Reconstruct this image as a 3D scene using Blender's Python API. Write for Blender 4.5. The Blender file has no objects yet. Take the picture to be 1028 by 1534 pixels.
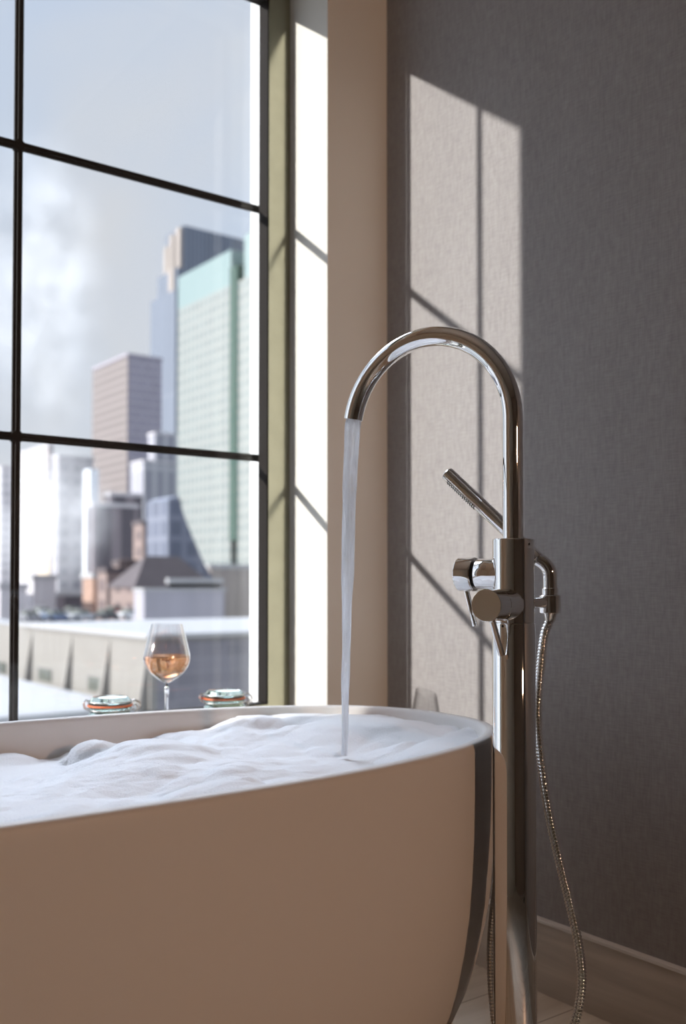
import bpy, bmesh, math, random
from mathutils import Vector, Matrix, noise

SC = bpy.context.scene
COL = SC.collection
H = 0.82                      # camera height above the floor (m)
F, PPY, PITCH, YAW = 1487.0, 836.0, math.radians(1.5), math.radians(36.8)
FX, FY = math.sin(YAW), math.cos(YAW)

# ------------------------------------------------------------------ survey helper
def at(u, v, d=None, X=None, Y=None, Z=None):
    """world point seen at photo pixel (u,v) at depth d or on a wall/floor plane"""
    r = (u - 514) / F; up = (PPY - v) / F
    cp, sp = math.cos(PITCH), math.sin(PITCH)
    f = cp - up * sp; z = sp + up * cp
    a = (FX * f + FY * r, FY * f - FX * r, z)
    if d is not None: t = d / f
    elif X is not None: t = X / a[0]
    elif Y is not None: t = Y / a[1]
    else: t = (Z - H) / a[2]
    return Vector((a[0] * t, a[1] * t, a[2] * t + H))

# ------------------------------------------------------------------ scene helpers
def link(name, me, mat=None, parent=None):
    o = bpy.data.objects.new(name, me); COL.objects.link(o)
    if mat is not None and me is not None: me.materials.append(mat)
    if parent is not None: o.parent = parent
    return o

def tag(o, label=None, cat=None, group=None, kind=None):
    if label: o['label'] = label
    if cat: o['category'] = cat
    if group: o['group'] = group
    if kind: o['kind'] = kind
    return o

def empty(name, loc=(0, 0, 0)):
    o = bpy.data.objects.new(name, None); COL.objects.link(o); o.location = loc
    o.empty_display_size = .05
    return o

class MB:
    def __init__(s): s.v = []; s.f = []; s.uv = {}
    def add(s, vs, fs):
        b = len(s.v); s.v += [Vector(q) for q in vs]; s.f += [tuple(i + b for i in q) for q in fs]
        return b
    def box(s, x0, x1, y0, y1, z0, z1):
        s.add([(x0,y0,z0),(x1,y0,z0),(x1,y1,z0),(x0,y1,z0),(x0,y0,z1),(x1,y0,z1),(x1,y1,z1),(x0,y1,z1)],
              [(0,3,2,1),(4,5,6,7),(0,1,5,4),(1,2,6,5),(2,3,7,6),(3,0,4,7)]); return s
    def lathe(s, prof, n=48, o=(0,0,0), axis=(0,0,1), closed=False):
        """prof: list of (radius, distance along axis)"""
        ax = Vector(axis).normalized(); o = Vector(o)
        q = Vector((0,0,1)).rotation_difference(ax)
        vs = []; fs = []; rows = []
        for r, h in prof:
            if r < 1e-6:
                rows.append([len(vs)]); vs.append(o + q @ Vector((0,0,h)))
            else:
                rows.append(list(range(len(vs), len(vs) + n)))
                for i in range(n):
                    a = 2 * math.pi * i / n
                    vs.append(o + q @ Vector((r*math.cos(a), r*math.sin(a), h)))
        pairs = list(zip(rows, rows[1:]))
        if closed: pairs.append((rows[-1], rows[0]))
        for a, b in pairs:
            if len(a) == 1 and len(b) == 1: continue
            for i in range(n):
                j = (i + 1) % n
                if len(a) == 1: fs.append((a[0], b[j], b[i]))
                elif len(b) == 1: fs.append((a[i], a[j], b[0]))
                else: fs.append((a[i], a[j], b[j], b[i]))
        s.add(vs, fs); return s
    def tube(s, pts, r, n=20, caps=True, inner=None):
        """r: number or list; parallel-transport sweep"""
        pts = [Vector(p) for p in pts]; N = len(pts)
        rr = r if isinstance(r, (list, tuple)) else [r] * N
        tan = []
        for i in range(N):
            t = pts[min(i+1, N-1)] - pts[max(i-1, 0)]
            tan.append(t.normalized())
        up = Vector((0,0,1)) if abs(tan[0].z) < .9 else Vector((1,0,0))
        x = tan[0].cross(up).normalized()
        vs = []
        for i in range(N):
            if i:
                q = tan[i-1].rotation_difference(tan[i]); x = q @ x
            y = tan[i].cross(x).normalized(); x = y.cross(tan[i]).normalized()
            for k in range(n):
                a = 2*math.pi*k/n
                vs.append(pts[i] + (x*math.cos(a) + y*math.sin(a)) * rr[i])
        fs = []
        for i in range(N-1):
            for k in range(n):
                j = (k+1) % n
                fs.append((i*n+k, i*n+j, (i+1)*n+j, (i+1)*n+k))
        if caps:
            fs.append(tuple(range(n-1, -1, -1))); fs.append(tuple((N-1)*n+k for k in range(n)))
        s.add(vs, fs); return s
    def build(s, name, mat=None, parent=None, smooth=None, bevel=0, segs=2):
        me = bpy.data.meshes.new(name)
        me.from_pydata([tuple(v) for v in s.v], [], s.f)
        bm = bmesh.new(); bm.from_mesh(me)
        bmesh.ops.recalc_face_normals(bm, faces=bm.faces)
        if bevel:
            bmesh.ops.bevel(bm, geom=list(bm.edges), offset=bevel, segments=segs, affect='EDGES', profile=.5)
        bm.to_mesh(me); bm.free()
        if smooth:
            me.shade_smooth()
            me.set_sharp_from_angle(angle=math.radians(smooth))
        return link(name, me, mat, parent)

def catmull(P, per=12):
    P = [Vector(p) for p in P]; out = []
    Q = [P[0]*2 - P[1]] + P + [P[-1]*2 - P[-2]]
    for i in range(1, len(Q)-2):
        for k in range(per):
            t = k/per; a, b, c, d = Q[i-1], Q[i], Q[i+1], Q[i+2]
            out.append(.5*((2*b) + (c-a)*t + (2*a-5*b+4*c-d)*t*t + (3*b-a-3*c+d)*t**3))
    out.append(P[-1]); return out

def resample(P, step):
    out = [P[0]]; acc = 0
    for a, b in zip(P, P[1:]):
        L = (b-a).length; t = step - acc
        while t <= L:
            out.append(a + (b-a)*(t/L)); t += step
        acc = (acc + L) % step
    return out

# ------------------------------------------------------------------ materials
def new_mat(name):
    m = bpy.data.materials.new(name); m.use_nodes = True
    nt = m.node_tree; nt.nodes.clear()
    out = nt.nodes.new('ShaderNodeOutputMaterial')
    return m, nt, out

def N(nt, t, **kw):
    n = nt.nodes.new(t)
    for k, v in kw.items():
        if k in n.inputs: n.inputs[k].default_value = v
        else: setattr(n, k, v)
    return n

def pbr(name, col, rough=.5, metal=0., spec=.5, coat=0., var=0., vscale=8., bump=0., bscale=60., stretch=(1,1,1), sss=0., trans=0., ior=1.45, alpha=1.):
    m, nt, out = new_mat(name)
    b = N(nt, 'ShaderNodeBsdfPrincipled')
    b.inputs['Base Color'].default_value = (*col, 1); b.inputs['Roughness'].default_value = rough
    b.inputs['Metallic'].default_value = metal; b.inputs['Specular IOR Level'].default_value = spec
    b.inputs['Coat Weight'].default_value = coat; b.inputs['Coat Roughness'].default_value = .08
    b.inputs['Transmission Weight'].default_value = trans; b.inputs['IOR'].default_value = ior
    b.inputs['Subsurface Weight'].default_value = sss; b.inputs['Subsurface Radius'].default_value = (.02,.02,.02)
    b.inputs['Alpha'].default_value = alpha
    if var or bump:
        tc = N(nt, 'ShaderNodeTexCoord'); mp = N(nt, 'ShaderNodeMapping'); mp.inputs['Scale'].default_value = stretch
        nt.links.new(tc.outputs['Object'], mp.inputs[0])
    if var:
        t = N(nt, 'ShaderNodeTexNoise', Scale=vscale, Detail=5.)
        nt.links.new(mp.outputs[0], t.inputs['Vector'])
        mr = N(nt, 'ShaderNodeMapRange'); mr.inputs['From Min'].default_value = .3; mr.inputs['From Max'].default_value = .7
        mr.inputs['To Min'].default_value = 1-var; mr.inputs['To Max'].default_value = 1+var
        nt.links.new(t.outputs[0], mr.inputs[0])
        mx = N(nt, 'ShaderNodeVectorMath', operation='SCALE'); mx.inputs[0].default_value = col
        nt.links.new(mr.outputs[0], mx.inputs['Scale']); nt.links.new(mx.outputs[0], b.inputs['Base Color'])
    if bump:
        t2 = N(nt, 'ShaderNodeTexNoise', Scale=bscale, Detail=3.)
        nt.links.new(mp.outputs[0], t2.inputs['Vector'])
        bp = N(nt, 'ShaderNodeBump', Strength=bump, Distance=.002)
        nt.links.new(t2.outputs[0], bp.inputs['Height']); nt.links.new(bp.outputs[0], b.inputs['Normal'])
    nt.links.new(b.outputs[0], out.inputs[0])
    return m

def glass(name, col=(1,1,1), ior=1.45, rough=0.):
    m, nt, out = new_mat(name)
    g = N(nt, 'ShaderNodeBsdfGlass', IOR=ior, Roughness=rough); g.inputs['Color'].default_value = (*col, 1)
    nt.links.new(g.outputs[0], out.inputs[0]); return m

def pane_mat(name, tint=(1,1,1), k=.5, edge=5.):
    m, nt, out = new_mat(name)
    t = N(nt, 'ShaderNodeBsdfTransparent'); t.inputs[0].default_value = (*tint, 1)
    g = N(nt, 'ShaderNodeBsdfGlossy', Roughness=0.0); g.inputs[0].default_value = (1,1,1,1)
    f = N(nt, 'ShaderNodeLayerWeight')            # facing = 1 - |cos|, the same from both sides of the pane
    pw = N(nt, 'ShaderNodeMath', operation='POWER'); pw.inputs[1].default_value = edge
    ml = N(nt, 'ShaderNodeMath', operation='MULTIPLY_ADD'); ml.inputs[1].default_value = .9*k; ml.inputs[2].default_value = .04*k
    mx = N(nt, 'ShaderNodeMixShader')
    nt.links.new(f.outputs['Facing'], pw.inputs[0]); nt.links.new(pw.outputs[0], ml.inputs[0]); nt.links.new(ml.outputs[0], mx.inputs[0])
    nt.links.new(t.outputs[0], mx.inputs[1]); nt.links.new(g.outputs[0], mx.inputs[2])
    nt.links.new(mx.outputs[0], out.inputs[0]); return m

def wallpaper_mat():
    m, nt, out = new_mat('woven_grey_wallpaper')
    b = N(nt, 'ShaderNodeBsdfPrincipled', Roughness=.75)
    b.inputs['Specular IOR Level'].default_value = .25
    tc = N(nt, 'ShaderNodeTexCoord')
    def ns(sc, scale, det=2.):
        mp = N(nt, 'ShaderNodeMapping'); mp.inputs['Scale'].default_value = sc
        t = N(nt, 'ShaderNodeTexNoise', Scale=scale, Detail=det)
        nt.links.new(tc.outputs['Object'], mp.inputs[0]); nt.links.new(mp.outputs[0], t.inputs['Vector']); return t
    v = ns((1,1,.07), 420.); h = ns((1,.07,1), 420.); big = ns((1,1,.3), 7., 4.); fleck = ns((1,1,.35), 110., 3.)
    a1 = N(nt, 'ShaderNodeMath', operation='ADD'); a2 = N(nt, 'ShaderNodeMath', operation='ADD'); a3 = N(nt, 'ShaderNodeMath', operation='MULTIPLY_ADD')
    nt.links.new(v.outputs[0], a1.inputs[0]); nt.links.new(h.outputs[0], a1.inputs[1])
    nt.links.new(a1.outputs[0], a2.inputs[0]); nt.links.new(fleck.outputs[0], a2.inputs[1])
    nt.links.new(big.outputs[0], a3.inputs[0]); a3.inputs[1].default_value = .5
    nt.links.new(a2.outputs[0], a3.inputs[2])
    cr = N(nt, 'ShaderNodeValToRGB')
    cr.color_ramp.elements[0].position = .0; cr.color_ramp.elements[0].color = (*WP0, 1)
    cr.color_ramp.elements[1].position = 1.; cr.color_ramp.elements[1].color = (*WP1, 1)
    mr = N(nt, 'ShaderNodeMapRange'); mr.inputs['From Min'].default_value = 1.25; mr.inputs['From Max'].default_value = 2.3
    nt.links.new(a3.outputs[0], mr.inputs[0]); nt.links.new(mr.outputs[0], cr.inputs[0])
    nt.links.new(cr.outputs[0], b.inputs['Base Color'])
    bp = N(nt, 'ShaderNodeBump', Strength=.25, Distance=.0015)
    nt.links.new(a2.outputs[0], bp.inputs['Height']); nt.links.new(bp.outputs[0], b.inputs['Normal'])
    nt.links.new(b.outputs[0], out.inputs[0]); return m
WP0, WP1 = (.272,.250,.249), (.388,.368,.355)

def wood_tile_mat(name, c0, c1, axis, rough=.4):
    """wood-look porcelain, grain running along axis 'X' or 'Y'"""
    m, nt, out = new_mat(name)
    b = N(nt, 'ShaderNodeBsdfPrincipled', Roughness=rough)
    tc = N(nt, 'ShaderNodeTexCoord'); mp = N(nt, 'ShaderNodeMapping')
    mp.inputs['Scale'].default_value = (.7,7,7) if axis == 'X' else (7,.7,7)
    t = N(nt, 'ShaderNodeTexNoise', Scale=1.6, Detail=6., Roughness=.62, Distortion=1.4)
    nt.links.new(tc.outputs['Object'], mp.inputs[0]); nt.links.new(mp.outputs[0], t.inputs['Vector'])
    cr = N(nt, 'ShaderNodeValToRGB')
    cr.color_ramp.elements[0].position = .32; cr.color_ramp.elements[0].color = (*c0, 1)
    cr.color_ramp.elements[1].position = .68; cr.color_ramp.elements[1].color = (*c1, 1)
    nt.links.new(t.outputs[0], cr.inputs[0])
    last = cr.outputs[0]
    if axis == 'X':   # floor: grout joints
        br = N(nt, 'ShaderNodeTexBrick'); br.offset = .37; br.squash = 1
        br.inputs['Color1'].default_value = (1,1,1,1); br.inputs['Color2'].default_value = (.9,.9,.9,1)
        br.inputs['Mortar'].default_value = (.45,.4,.36,1)
        br.inputs['Scale'].default_value = 1.; br.inputs['Mortar Size'].default_value = .0018; br.inputs['Mortar Smooth'].default_value = .1
        br.inputs['Brick Width'].default_value = .9; br.inputs['Row Height'].default_value = .15
        mp2 = N(nt, 'ShaderNodeMapping'); mp2.inputs['Location'].default_value = (.57, .065, 0)
        nt.links.new(tc.outputs['Object'], mp2.inputs[0]); nt.links.new(mp2.outputs[0], br.inputs['Vector'])
        mm = N(nt, 'ShaderNodeMix', data_type='RGBA', blend_type='MULTIPLY'); mm.inputs['Factor'].default_value = 1
        nt.links.new(last, mm.inputs[6]); nt.links.new(br.outputs['Color'], mm.inputs[7]); last = mm.outputs[2]
    nt.links.new(last, b.inputs['Base Color']); nt.links.new(b.outputs[0], out.inputs[0]); return m

def facade_mat(name, wall, win, w=3.0, h=3.8, gap=.3, rough=.7, soft=.1, offs=0., vert=False, wrough=.4):
    """window grid facade, uv in metres"""
    m, nt, out = new_mat(name)
    b = N(nt, 'ShaderNodeBsdfPrincipled', Roughness=rough)
    uv = N(nt, 'ShaderNodeUVMap')
    br = N(nt, 'ShaderNodeTexBrick'); br.offset = offs; br.squash = 1
    br.inputs['Color1'].default_value = (*win, 1); br.inputs['Color2'].default_value = (*[c*.82 for c in win], 1)
    br.inputs['Mortar'].default_value = (*wall, 1)
    br.inputs['Scale'].default_value = 1.; br.inputs['Mortar Size'].default_value = gap; br.inputs['Mortar Smooth'].default_value = soft
    br.inputs['Brick Width'].default_value = w; br.inputs['Row Height'].default_value = h
    nt.links.new(uv.outputs[0], br.inputs['Vector'])
    nt.links.new(br.outputs['Color'], b.inputs['Base Color']); nt.links.new(b.outputs[0], out.inputs[0]); return m

M = {}
M['paint'] = pbr('off_white_paint', (.76,.735,.67), .7, var=.012, vscale=3., bump=.05, bscale=300.)
M['room_paint'] = pbr('tan_room_paint', (.30,.24,.19), .8)
M['ceiling'] = pbr('ceiling_paint', (.62,.55,.47), .9)
M['wallpaper'] = wallpaper_mat()
M['floor'] = wood_tile_mat('wood_look_floor_tile', (.60,.54,.46), (.76,.71,.62), 'X')
M['baseboard'] = wood_tile_mat('wood_look_baseboard_tile', (.44,.39,.34), (.64,.57,.50), 'Y')
M['edge'] = pbr('pale_edge_strip', (.78,.76,.73), .35)
M['bronze'] = pbr('dark_bronze_frame', (.42,.41,.31), .2, metal=.95, var=.05, vscale=25.)
M['black_bronze'] = pbr('black_bronze_grille', (.020,.016,.014), .6, metal=0., spec=.12)
M['outer_white'] = pbr('white_outer_jamb', (.82,.83,.83), .5)
M['pane'] = pane_mat('window_glass')
M['chrome'] = pbr('polished_chrome', (.86,.85,.84), .025, metal=1.)
M['chrome_soft'] = pbr('satin_chrome_face', (.80,.80,.78), .13, metal=1.)
M['dark'] = pbr('dark_gap', (.01,.01,.01), .5)
M['rubber'] = pbr('grey_silicone', (.25,.25,.26), .5)
M['tub'] = pbr('white_solid_surface', (.76,.745,.73), .48, coat=.0, spec=.4)
M['foam'] = pbr('bath_foam', (.86,.87,.89), .8, sss=.25, bump=.5, bscale=260., spec=.3)
def water_mat():
    m, nt, out = new_mat('running_water')
    g = N(nt, 'ShaderNodeBsdfGlass', IOR=1.33, Roughness=.05); g.inputs['Color'].default_value = (.97,.985,1,1)
    t = N(nt, 'ShaderNodeBsdfTranslucent'); t.inputs[0].default_value = (.95,.97,1,1)
    d = N(nt, 'ShaderNodeBsdfDiffuse'); d.inputs[0].default_value = (.93,.96,1,1)
    a = N(nt, 'ShaderNodeMixShader'); a.inputs[0].default_value = .25
    b = N(nt, 'ShaderNodeMixShader')
    tc = N(nt, 'ShaderNodeTexCoord'); mp = N(nt, 'ShaderNodeMapping'); mp.inputs['Scale'].default_value = (1,1,.06)
    n = N(nt, 'ShaderNodeTexNoise', Scale=160., Detail=3.)
    mr = N(nt, 'ShaderNodeMapRange'); mr.inputs['From Min'].default_value = .35; mr.inputs['From Max'].default_value = .65
    mr.inputs['To Min'].default_value = .6; mr.inputs['To Max'].default_value = .95
    L = nt.links.new
    L(tc.outputs['Object'], mp.inputs[0]); L(mp.outputs[0], n.inputs['Vector']); L(n.outputs[0], mr.inputs[0]); L(mr.outputs[0], b.inputs[0])
    L(t.outputs[0], a.inputs[1]); L(d.outputs[0], a.inputs[2]); L(g.outputs[0], b.inputs[1]); L(a.outputs[0], b.inputs[2]); L(b.outputs[0], out.inputs[0])
    return m
M['water'] = water_mat()
M['thin_glass'] = pane_mat('thin_blown_glass', (.95,.95,.95), 1.3, 2.6)
M['clear'] = glass('clear_glass', (1,1,1), 1.45)
M['green_glass'] = glass('pale_green_jar_glass', (.93,.985,.965), 1.48)
M['wine'] = glass('rose_wine', (.985,.70,.49), 1.34)
M['orange'] = pbr('orange_rubber', (.85,.20,.07), .5, sss=.1)
M['wire'] = pbr('steel_wire', (.62,.60,.57), .25, metal=1.)

# ------------------------------------------------------------------ room shell
WX, WY = 1.538, 1.875
RX0, RX1 = -.375, 1.357          # window opening, clear width
SILL, HEAD = .500, 2.36
X0, Y0, CEIL = -2.3, -2.4, 2.75
def struct(mb, name, mat, **k):
    return tag(mb.build(name, mat, **k), kind='structure')

m = MB()
m.box(X0, RX0, WY, 2.2, 0, CEIL); m.box(RX1, WX+.25, WY, 2.2, 0, CEIL)
m.box(RX0, RX1, WY, 2.2, 0, SILL); m.box(RX0, RX1, WY, 2.2, HEAD, CEIL)
o = struct(m, 'wall_back', M['paint']); o['label'] = 'off-white painted wall around the window with a deep sunlit reveal'
o = struct(MB().box(WX, WX+.2, Y0, WY, 0, CEIL), 'wall_right', M['wallpaper']); o['label'] = 'wall covered in woven dark grey wallpaper'
struct(MB().box(X0-.2, X0, Y0, 2.2, 0, CEIL), 'wall_left', pbr('left_wall_paint', (.74,.72,.65), .8))
struct(MB().box(X0-.2, WX+.2, Y0-.2, Y0, 0, CEIL), 'wall_front', M['room_paint'])
struct(MB().box(X0-.2, WX+.25, Y0-.2, 2.2, CEIL, CEIL+.2), 'ceiling', M['ceiling'])
o = struct(MB().box(X0-.2, WX+.25, Y0-.2, 2.2, -.2, 0), 'floor', M['floor']); o['label'] = 'pale wood-look plank tile floor'
bb = empty('baseboard_right', (WX, 0, 0)); tag(bb, 'wood-look tile baseboard with pale top edge', kind='structure')
MB().box(-.014, -.0005, Y0, WY-.001, .0005, .139).build('tile_strip', M['baseboard'], bb)
MB().box(-.0165, -.0004, Y0, WY-.001, .1392, .1462).build('edge_strip', M['edge'], bb, bevel=.0012)

# ------------------------------------------------------------------ window
win = empty('window_1', (0, 0, 0)); tag(win, 'tall dark bronze window divided by thin bars', kind='structure')
FI, FO = 2.033, 2.07             # sash inner face / glass
BX0, BX1, BZ0, BZ1 = -.335, 1.295, .530, 2.262
m = MB()
m.box(BX1, RX1-.0002, FI, FO+.006, SILL, HEAD); m.box(RX0+.0002, BX0, FI, FO+.006, SILL, HEAD)
m.box(BX0, BX1, FI, FO+.006, SILL, BZ0); m.box(BX0, BX1, FI, FO+.006, BZ1, HEAD)
m.build('window_frame', M['bronze'], win)
m = MB(); g = .0025; e = .0006
m.box(BX1-g, BX1-e, FI+.003, FO+.0055, BZ0, BZ1); m.box(BX0+e, BX0+g, FI+.003, FO+.0055, BZ0, BZ1)
m.box(BX0, BX1, FI+.003, FO+.0055, BZ0+e, BZ0+g); m.box(BX0, BX1, FI+.003, FO+.0055, BZ1-g, BZ1-e)
m.build('gasket', M['black_bronze'], win)
m = MB()
m.box(1.335, RX1-.0004, 2.077, 2.185, SILL, HEAD); m.box(RX0+.0004, RX0+.005, 2.077, 2.185, SILL, HEAD)
m.build('outer_jamb', M['outer_white'], win)
# divided panes
VX = [.110, .711]; HZ = [.3170+H, .9495+H]
bw = .0088
def bar_profile(mb, a, b):
    # bar with a raised rib on its inner face
    d = (Vector(b)-Vector(a)).normalized(); a = Vector(a); b = Vector(b)
    side = Vector((1,0,0)) if abs(d.z) > .5 else Vector((0,0,1))
    prof = [(-bw,-.004),(-bw*.45,-.0052),(-bw*.35,-.009),(bw*.35,-.009),(bw*.45,-.0052),(bw,-.004),(bw,.004),(-bw,.004)]
    vs = [];
    for p in (a, b):
        for s_, y in prof: vs.append(p + side*s_ + Vector((0,1,0))*y)
    n = len(prof); fs = [(i,(i+1)%n,n+(i+1)%n,n+i) for i in range(n)] + [tuple(range(n)), tuple(range(2*n-1,n-1,-1))]
    mb.add(vs, fs)
GY = 2.126
for x in VX:
    m = MB(); bar_profile(m, (x,GY,SILL+.02), (x,GY,HEAD-.01)); m.build('mullion', M['black_bronze'], win)
for z in HZ:
    m = MB(); bar_profile(m, (RX0+.01,GY-.0005,z), (1.334,GY-.0005,z)); 
    for x in VX:   # fillet collar where bars cross
        m.lathe([(.0001,-.0098),(.0125,-.0088),(.0155,-.004),(.0155,.004),(.0001,.005)], 8, (x,GY,z), (0,1,0))
    m.build('muntin', M['black_bronze'], win)
MB().box(BX0+.002, BX1-.002, FO, FO+.004, BZ0+.002, BZ1-.002).build('window_pane', M['pane'], win)
MB().box(RX0+.006, 1.3345, 2.145, 2.149, SILL+.01, HEAD-.01).build('window_pane', M['pane'], win)

# ------------------------------------------------------------------ bathtub
TC = Vector((.44, 1.396)); TA, TB, TN = .85, .388, 2.5
TOP = .576
def sup(a, b, t, n=TN):
    c, s_ = math.cos(t), math.sin(t)
    return (TC.x + a*math.copysign(abs(c)**(2/n), c), TC.y + b*math.copysign(abs(s_)**(2/n), s_))
def ring_angles(n):
    # even spacing along the rim
    P = [(2*math.pi*i/(n*8)) for i in range(n*8+1)]
    L = [0]; q = [sup(TA, TB, t) for t in P]
    for a, b in zip(q, q[1:]): L.append(L[-1] + math.dist(a, b))
    out = []; k = 0
    for i in range(n):
        s_ = L[-1]*i/n
        while L[k+1] < s_: k += 1
        out.append(P[k] + (P[k+1]-P[k])*(s_-L[k])/(L[k+1]-L[k]))
    return out
NT = 240
ANG = ring_angles(NT)
prof = []   # (inset, z)
for z, d in [(0.0,.135),(.004,.128),(.02,.118),(.06,.094),(.11,.068),(.15,.050),(.20,.034),(.255,.021),(.31,.0115),(.37,.0055),(.43,.0018),(.50,.0),(.555,-.0002),(.568,.0004),(.5735,.0022),(TOP,.0058),
             (TOP,.0165),(.5738,.0205),(.568,.0230),(.55,.0262),(.50,.033),(.42,.046),(.34,.064),(.27,.088),(.21,.120),(.17,.160),(.15,.205),(.142,.27)]:
    prof.append((d, z))
vs = []; fs = []
for d, z in prof:
    for t in ANG:
        x, y = sup(TA-d, TB-d, t); vs.append((x, y, z))
for i in range(len(prof)-1):
    for k in range(NT):
        j = (k+1) % NT; fs.append((i*NT+k, i*NT+j, (i+1)*NT+j, (i+1)*NT+k))
fs.append(tuple(range(NT))); fs.append(tuple((len(prof)-1)*NT+k for k in range(NT-1,-1,-1)))
m = MB(); m.add(vs, fs)
tub = m.build('bathtub', M['tub'], smooth=50)
tag(tub, 'freestanding white oval bathtub filled with foam in front of the window', 'bathtub')

# foam
random.seed(4)
bumps = []
def caps(n, x0, x1, y0, y1, r0, r1, h0, h1):
    for _ in range(n):
        bumps.append((random.uniform(x0,x1), random.uniform(y0,y1), random.uniform(r0,r1), random.uniform(h0,h1)))
caps(90, -.35, 1.25, 1.05, 1.72, .06, .17, .008, .024)
caps(190, -.35, 1.27, 1.04, 1.74, .025, .065, .006, .017)
for u, v, r, hh in [(10,1123,.05,.018),(134,1120,.042,.034),(190,1122,.06,.022),(345,1092,.08,.026),(462,1084,.10,.026),(540,1088,.07,.02),(610,1085,.1,.02),(690,1084,.09,.018),(240,1118,.08,.014),(405,1105,.12,.012)]:
    p = at(u, v, Z=.535); bumps.append((p.x, p.y, r, hh))
def foam_z(x, y):
    near = min(1, max(0, (1.50-y)/.35)); right = min(1, max(0, (x-.30)/.8)); end = min(1, max(0, (x-1.02)/.16))
    base = -.074 + .019*right + .015*near*(1-.5*right) + .020*end*end*(3-2*end)
    s_ = 0
    for bx, by, r, hh in bumps:
        d2 = ((x-bx)**2 + (y-by)**2) / (r*r)
        if d2 < 1:
            q = hh*math.sqrt(1-d2) if r < .06 else hh*(1-d2)**.8
            s_ = max(s_, q) + .35*min(s_, q)
    s_ += .003*noise.fractal(Vector((x*22, y*22, 0)), 1., 2., 3) + .0011*noise.noise(Vector((x*110, y*110, 3)))
    s_ += .012*noise.noise(Vector((x*5, y*5, 7)))
    h = base + s_
    cap = -.003 - .008*min(1, max(0, (y-1.35)/.2))       # heaps settle just under the rim
    k = .006
    if h > cap - k: h = cap - k*math.exp(-(h-cap+k)/k)
    return TOP + h
NR = 110; NF = 360
vs = [(TC.x, TC.y, foam_z(TC.x, TC.y))]; fs = []
FA = [2*math.pi*i/NF for i in range(NF)]
def inset_at(z):   # inner wall inset at height z
    pr = [(.568,.0230),(.55,.0262),(.50,.033),(.42,.046)]
    if z >= .568: return .023
    for (za, da), (zb, db) in zip(pr, pr[1:]):
        if z >= zb: return da + (db-da)*(za-z)/(za-zb)
    return .046
for r in range(1, NR+1):
    k = r/NR
    for t in FA:
        d = .0275
        x, y = sup((TA-d)*k, (TB-d)*k, t, 2.5)
        z = foam_z(x, y)
        if k > .93:
            z -= (.012 if x < 1.0 else .002)*((k-.93)/.07)**2
        z = min(z, TOP - .004 if k > .98 else z)
        if k == 1: 
            dd = inset_at(z) ; x, y = sup(TA-dd, TB-dd, t)
        vs.append((x, y, z))
for k in range(NF): fs.append((0, 1+k, 1+(k+1)%NF))
for r in range(NR-1):
    for k in range(NF):
        a = 1+r*NF; j = (k+1) % NF; fs.append((a+k, a+NF+k, a+NF+j, a+j))
# underside
b0 = len(vs)
for t in FA:
    x, y = sup(TA-.046, TB-.046, t); vs.append((x, y, .43))
a = 1+(NR-1)*NF
for k in range(NF):
    j = (k+1) % NF; fs.append((a+k, b0+k, b0+j, a+j))
fs.append(tuple(b0+k for k in range(NF-1,-1,-1)))
m = MB(); m.add(vs, fs)
foam = m.build('bath_foam', M['foam'], smooth=80)
tag(foam, 'white bubble bath foam heaped inside the bathtub', 'foam', kind='stuff')

# ------------------------------------------------------------------ tub filler
CX, CY = 1.105, 1.047
S = Vector((-.34, .94, 0)).normalized()       # spout direction
K = Vector((-.94, -.34, 0)).normalized()      # diverter knob direction
A = Vector((.992, -.093, 0)).normalized()     # hand shower holder direction
C = Vector((CX, CY, 0))
tf = empty('tub_filler', (CX, CY, 0))
tag(tf, 'tall chrome floor-standing tub filler with arched spout beside the bathtub', 'faucet')
def P(v): return Vector(v) - C               # parts live in the filler's own frame
Z = Vector((0,0,1))
m = MB().lathe([(0,0),(.062,0),(.062,.004),(.058,.008),(.036,.0085),(.0335,.012)], 64)
m.build('floor_flange', M['chrome'], tf, smooth=30)
m = MB().lathe([(.0322,.0085),(.0322,.7600),(.0315,.7615),(0,.7615)], 96)
m.build('column', M['chrome'], tf, smooth=30)
m = MB().lathe([(0,.7617),(.0300,.7617),(.0312,.763),(.0312,.8868),(.0304,.8880),(0,.8880)], 96)
body = m.build('valve_body', M['chrome'], tf, smooth=30)
for (u, v) in ((794, 815), (753, 938)):
    r_ = .0314 if v < 900 else .0324
    q = at(u, v, d=1.475) - C; q2 = Vector((q.x, q.y, 0)).normalized()
    MB().lathe([(0,-.0001),(.0018,-.0001),(.0018,.0006),(0,.0006)], 16, q2*r_ - q2*.0004 + Z*q.z, q2).build('set_screw', M['dark'], tf)
# spout: riser + arch + outlet
R, CZ = .1448, H + .2505
pts = [Vector((0,0,.8875)), Vector((0,0,.92)), Vector((0,0,CZ-.06)), Vector((0,0,CZ-.02))]
for i in range(0, 69):
    a = math.radians(170*i/68)
    pts.append(S*(R-R*math.cos(a)) + Z*(CZ + R*math.sin(a)))
tipdir = (pts[-1]-pts[-2]).normalized(); tip = pts[-1].copy()
m = MB(); m.tube(pts, .01555, 64, caps=False)
m.lathe([(.01555,0),(.0148,.0004),(.0142,-.0004),(.0140,-.012),(0,-.012)], 64, tip, tipdir)
sp = m.build('spout', M['chrome'], tf, smooth=35)
MB().lathe([(.0161,.8870),(.0166,.8872),(.0166,.8885),(.0159,.8888)], 64).build('riser_collar', M['chrome'], tf, smooth=30)

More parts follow.
